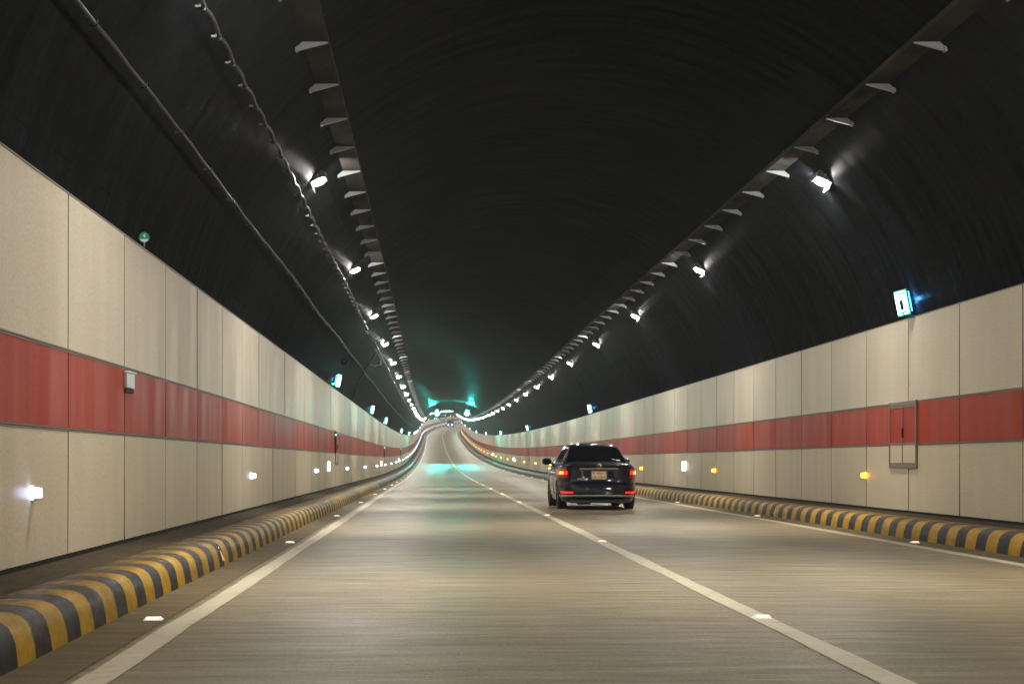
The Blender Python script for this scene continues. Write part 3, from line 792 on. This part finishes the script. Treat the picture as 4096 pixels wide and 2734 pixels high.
        for y in (1.98, 3.12): mb.tube([ring_pt(z, s, y, .001) for z in (.30, .5, .7, .9, .955)], .004, 4)
        mb.tube([ring_pt(.30, s, 1.30 + q * .3, .001) for q in range(7)], .004, 4); mb.build('door_gap', BLK, e)
        mb = MB()
        for y in (1.42, 2.28): mb.tube([ring_pt(.84, s, y, .012), ring_pt(.84, s, y + .07, .03), ring_pt(.84, s, y + .15, .03), ring_pt(.84, s, y + .2, .012)], .011, 6)
        mb.build('door_handles', CHR, e)
        # mirror
        mb = MB(); c = Vector((s * .90, 2.98, 1.035)); n = 12; vs = []; R4 = [(0, .085, .055), (.02, .105, .075), (.06, .11, .08), (.11, .085, .06), (.14, .03, .02)]
        for dy, rx, rz in R4: vs += [c + Vector((rx * math.copysign(abs(math.cos(k * 2 * math.pi / n)) ** .7, math.cos(k * 2 * math.pi / n)), dy, rz * math.copysign(abs(math.sin(k * 2 * math.pi / n)) ** .7, math.sin(k * 2 * math.pi / n)))) for k in range(n)]
        mb.add(vs, [(i * n + k, i * n + (k + 1) % n, (i + 1) * n + (k + 1) % n, (i + 1) * n + k) for i in range(4) for k in range(n)] + [tuple(range(n)), tuple(range(4 * n, 5 * n))], True)
        mb.tube([(s * .83, 3.04, 1.0), (s * .74, 3.08, .965)], .028, 6); mir = mb.build('mirror', CP, e)
        mb = MB(); mb.add([c + Vector((.075 * math.cos(k * 2 * math.pi / n), -.003, .05 * math.sin(k * 2 * math.pi / n))) for k in range(n)], [tuple(range(n))]); mb.build('mirror_glass', GLS, mir)
        # tail lamp cluster
        def tl(i, j):
            z = .685 + .215 * j; q = .30 + .12 * j * j + (.99 - .30 - .12 * j * j) * i; return corner_pt(z, s, q, .008)
        t = patch(tl, 14, 8).build('tail_lamp', LAMPR, e)
        patch(lambda i, j: corner_pt(.755 + .075 * j, s, .33 + .36 * i, .013), 10, 3).build('lit_bar', LITR, t)
        patch(lambda i, j: corner_pt(.765 + .055 * j, s, .45 + .13 * i, .017), 4, 3).build('lit_core', LITO, t)
        patch(lambda i, j: corner_pt(.855 + .012 * j, s, .36 + .5 * i, .013), 8, 1).build('trim', CHR, t)
        # bumper reflector, its red glow added as emission
        patch(lambda i, j: corner_pt(.364 + .030 * j, s, .18 + .40 * i, .008), 8, 2).build('bumper_reflector_glow', LITR, e)
    # wheels
    wsrc = None
    for y in (.90, 3.45):
        for s in (-1, 1):
            if wsrc is None:
                wsrc = empty('wheel'); wsrc.parent = e; mb = MB(); n = 32
                pr = [(-.095, .20), (-.10, .26), (-.085, .30), (-.06, .312), (.06, .312), (.085, .30), (.10, .26), (.095, .20)]
                mb.add([Vector((x, r * math.cos(k * 2 * math.pi / n), r * math.sin(k * 2 * math.pi / n))) for x, r in pr for k in range(n)], [(i * n + k, i * n + (k + 1) % n, (i + 1) * n + (k + 1) % n, (i + 1) * n + k) for i in range(7) for k in range(n)], True)
                mb.build('tyre', TYR, wsrc)
                mb = MB(); mb.tube([(-.07, 0, 0), (.07, 0, 0)], .06, 16, smooth=False)
                for k in range(10):
                    m_ = Matrix.Rotation(k * math.pi / 5, 4, 'X'); mb.box((.07, 0, .13), (.02, .035, .16), m_); mb.box((-.07, 0, .13), (.02, .03, .16), m_)
                mb.tube([(-.09, 0, 0), (-.085, 0, 0)], .205, 24, smooth=False); mb.tube([(.075, 0, 0), (.08, 0, 0)], .0, 4) if False else None
                mb.build('rim', RIM, wsrc); o = wsrc
            else: o = copy_tree(wsrc, e)
            o.location = (s * .73, y, .312)
            if s < 0: o.rotation_euler = (0, 0, math.pi)
    # tail details
    mb = patch(lambda i, j: ring_pt(.866 + .030 * j, 'rear', -.49 + .98 * i, .014 + .008 * j), 16, 2); mb.build('chrome_strip', CHR, e)
    mb = patch(lambda i, j: ring_pt(.285 + .042 * j, 'rear', -.985 + 1.97 * i, .012), 30, 3)
    for s in (-1, 1):
        m2 = patch(lambda i, j: corner_pt(.285 + .042 * j, s, .6 + .39 * i, .012), 6, 3); b_ = len(mb.v); mb.v += m2.v; mb.f += [[b_ + i for i in f] for f in m2.f]; mb.sm += m2.sm; mb.uv += m2.uv; mb.tone += m2.tone
    mb.build('bumper_strip', CHR, e)
    mb = MB()
    for P in ([ring_pt(.558, 'rear', u / 20, .002) for u in range(-19, 20)], [ring_pt(z, 'rear', -.70 - .02 * (z - .56), .002) for z in (.56, .60, .65, .68)], [ring_pt(z, 'rear', .70 + .02 * (z - .56), .002) for z in (.56, .60, .65, .68)],
              [ring_pt(z, 'rear', .57, .003) for z in (.87, .90, .93, .96, .98)], [ring_pt(z, 'rear', -.57, .003) for z in (.87, .90, .93, .96, .98)]): mb.tube(P, .004, 4)
    mb.build('boot_gap', BLK, e)
    P0 = ring_pt(.74, 'rear', 0)
    mb = MB(); mb.box((0, P0.y - .012, .742), (.40, .012, .215)); mb.build('plate_recess', BLK, e, bevel=.004)
    mb = MB(); mb.box((0, P0.y - .026, .742), (.312, .008, .164)); pl = mb.build('number_plate', PLT, e, bevel=.003)
    Rm = Matrix.Rotation(R(90), 4, 'X')
    text_mesh('\u099a\u099f\u09cd\u099f \u09ae\u09c7\u099f\u09cd\u09b0\u09cb-\u0997', .058, 'upper_line', INK, pl, Matrix.Translation((0, P0.y - .031, .782)) @ Rm, .001)
    text_mesh('\u09e7\u09ea-\u09e7\u09ea\u09ef\u09e7', .078, 'lower_line', INK, pl, Matrix.Translation((0, P0.y - .031, .702)) @ Rm, .001)
    E0 = ring_pt(.955, 'rear', 0); mb = MB(); n = 24
    for rx, rz in ((.062, .040), (.030, .038)): mb.tube([(rx * math.cos(k * 2 * math.pi / n), E0.y - .012, .94 + rz * math.sin(k * 2 * math.pi / n)) for k in range(n + 1)], .006, 6)
    mb.tube([(.048 * math.cos(k * 2 * math.pi / n), E0.y - .012, .957 + .018 * math.sin(k * 2 * math.pi / n)) for k in range(n + 1)], .005, 6)
    mb.build('emblem', CHR, e)
    mb = MB()
    for r_, wd in ((.672, .14), (.648, .17)):
        for k in range(6): 
            p = ring_pt(r_, 'rear', -.55 + (k + .5) * wd / 5, .008); mb.box((p.x, p.y, p.z), (.020, .006, .012))
    mb.build('badge', CHR, e)
    mb = MB(); mb.box((0, .28, .20), (1.2, .4, .10)); mb.box((-.30, .32, .17), (.28, .35, .10)); mb.box((0, 2.2, .19), (1.2, 3.4, .06)); mb.tube([(.42, .12, .20), (.42, .5, .20)], .03, 12)
    mb.build('underbody', BLK, e, bevel=.01)
    mb = MB(); mb.box((0, .9, .28), (1.25, .09, .09)); mb.box((0, 3.45, .28), (1.25, .07, .07)); mb.build('axles', BLK, e)
    mb = MB()
    for (x, z, a, b) in ((.47, 1.03, .09, .035), (.37, 1.045, .07, .03)):
        y = .62 + (z - 1.0) / (.395 / .66); mb.add([(x - a / 2, y - .0, z - b / 2 + .022), (x + a / 2, y - .0, z - b / 2 + .022), (x + a / 2, y + .05, z + b / 2 + .022), (x - a / 2, y + .05, z + b / 2 + .022)], [(0, 1, 2, 3)])
    mb.build('sticker', M['white'], rw)
    return e
car = build_car()
car.matrix_world = frame(34.35, 3.50 - CX, .0)
tag(car, 'dark midnight blue saloon with glowing red tail lamps in the right lane', 'car')

# ------------------------------------------------------------------ far vehicle with two blue-white lamps
def build_far():
    e = empty('lorry')
    mb = MB(); mb.box((0, 3.6, 1.75), (2.3, 5.0, 2.3)); mb.build('cargo_body', mat('far_dark_paint', (.05, .055, .06), .5), e, bevel=.06)
    mb = MB(); mb.box((0, .25, 1.45), (2.1, 1.5, 1.9)); mb.build('cab', mat('far_cab_paint', (.09, .10, .11), .35), e, bevel=.12)
    mb = MB(); mb.box((0, -.512, 1.85), (1.8, .03, .75)); mb.build('windscreen', GLS, e)
    mb = MB(); mb.box((0, -.55, .55), (2.1, .16, .3)); mb.build('bumper', BLK, e, bevel=.03)
    for s in (-1, 1):
        mb = MB(); mb.tube([(s * .62, -.66, .80), (s * .62, -.50, .80)], .13, 16); mb.build('headlight', M['far'], e)
        for y in (.2, 4.8):
            mb = MB(); mb.tube([(s * .80, y, .42), (s * 1.08, y, .42)], .42, 18, smooth=False); mb.build('wheel', TYR, e)
    return e
M['far'] = mat('blue_white_headlight', (.9, .9, .9), .2, emit=(.20, .34, 1), es=60)
far = build_far(); far.matrix_world = frame(565, -1.4, 0)
tag(far, 'far dark lorry on the left with two small blue-white headlights', 'lorry')
#<CAR
# ------------------------------------------------------------------ the air
mb = MB(); mb.box((25, (YA + YB) / 2, 14), (110, YB - YA + 40, 32))
hz = mb.build('haze', None); hm = bpy.data.materials.new('tunnel_air'); hm.use_nodes = True; nt = hm.node_tree
for q in list(nt.nodes):
    if q.type != 'OUTPUT_MATERIAL': nt.nodes.remove(q)
pv = nt.nodes.new('ShaderNodeVolumePrincipled'); pv.inputs['Color'].default_value = (.80, .86, .84, 1); pv.inputs['Density'].default_value = .0004
pv.inputs['Anisotropy'].default_value = .7
nt.links.new(pv.outputs[0], [q for q in nt.nodes if q.type == 'OUTPUT_MATERIAL'][0].inputs['Volume'])
hz.data.materials.append(hm); tag(hz, kind='stuff')
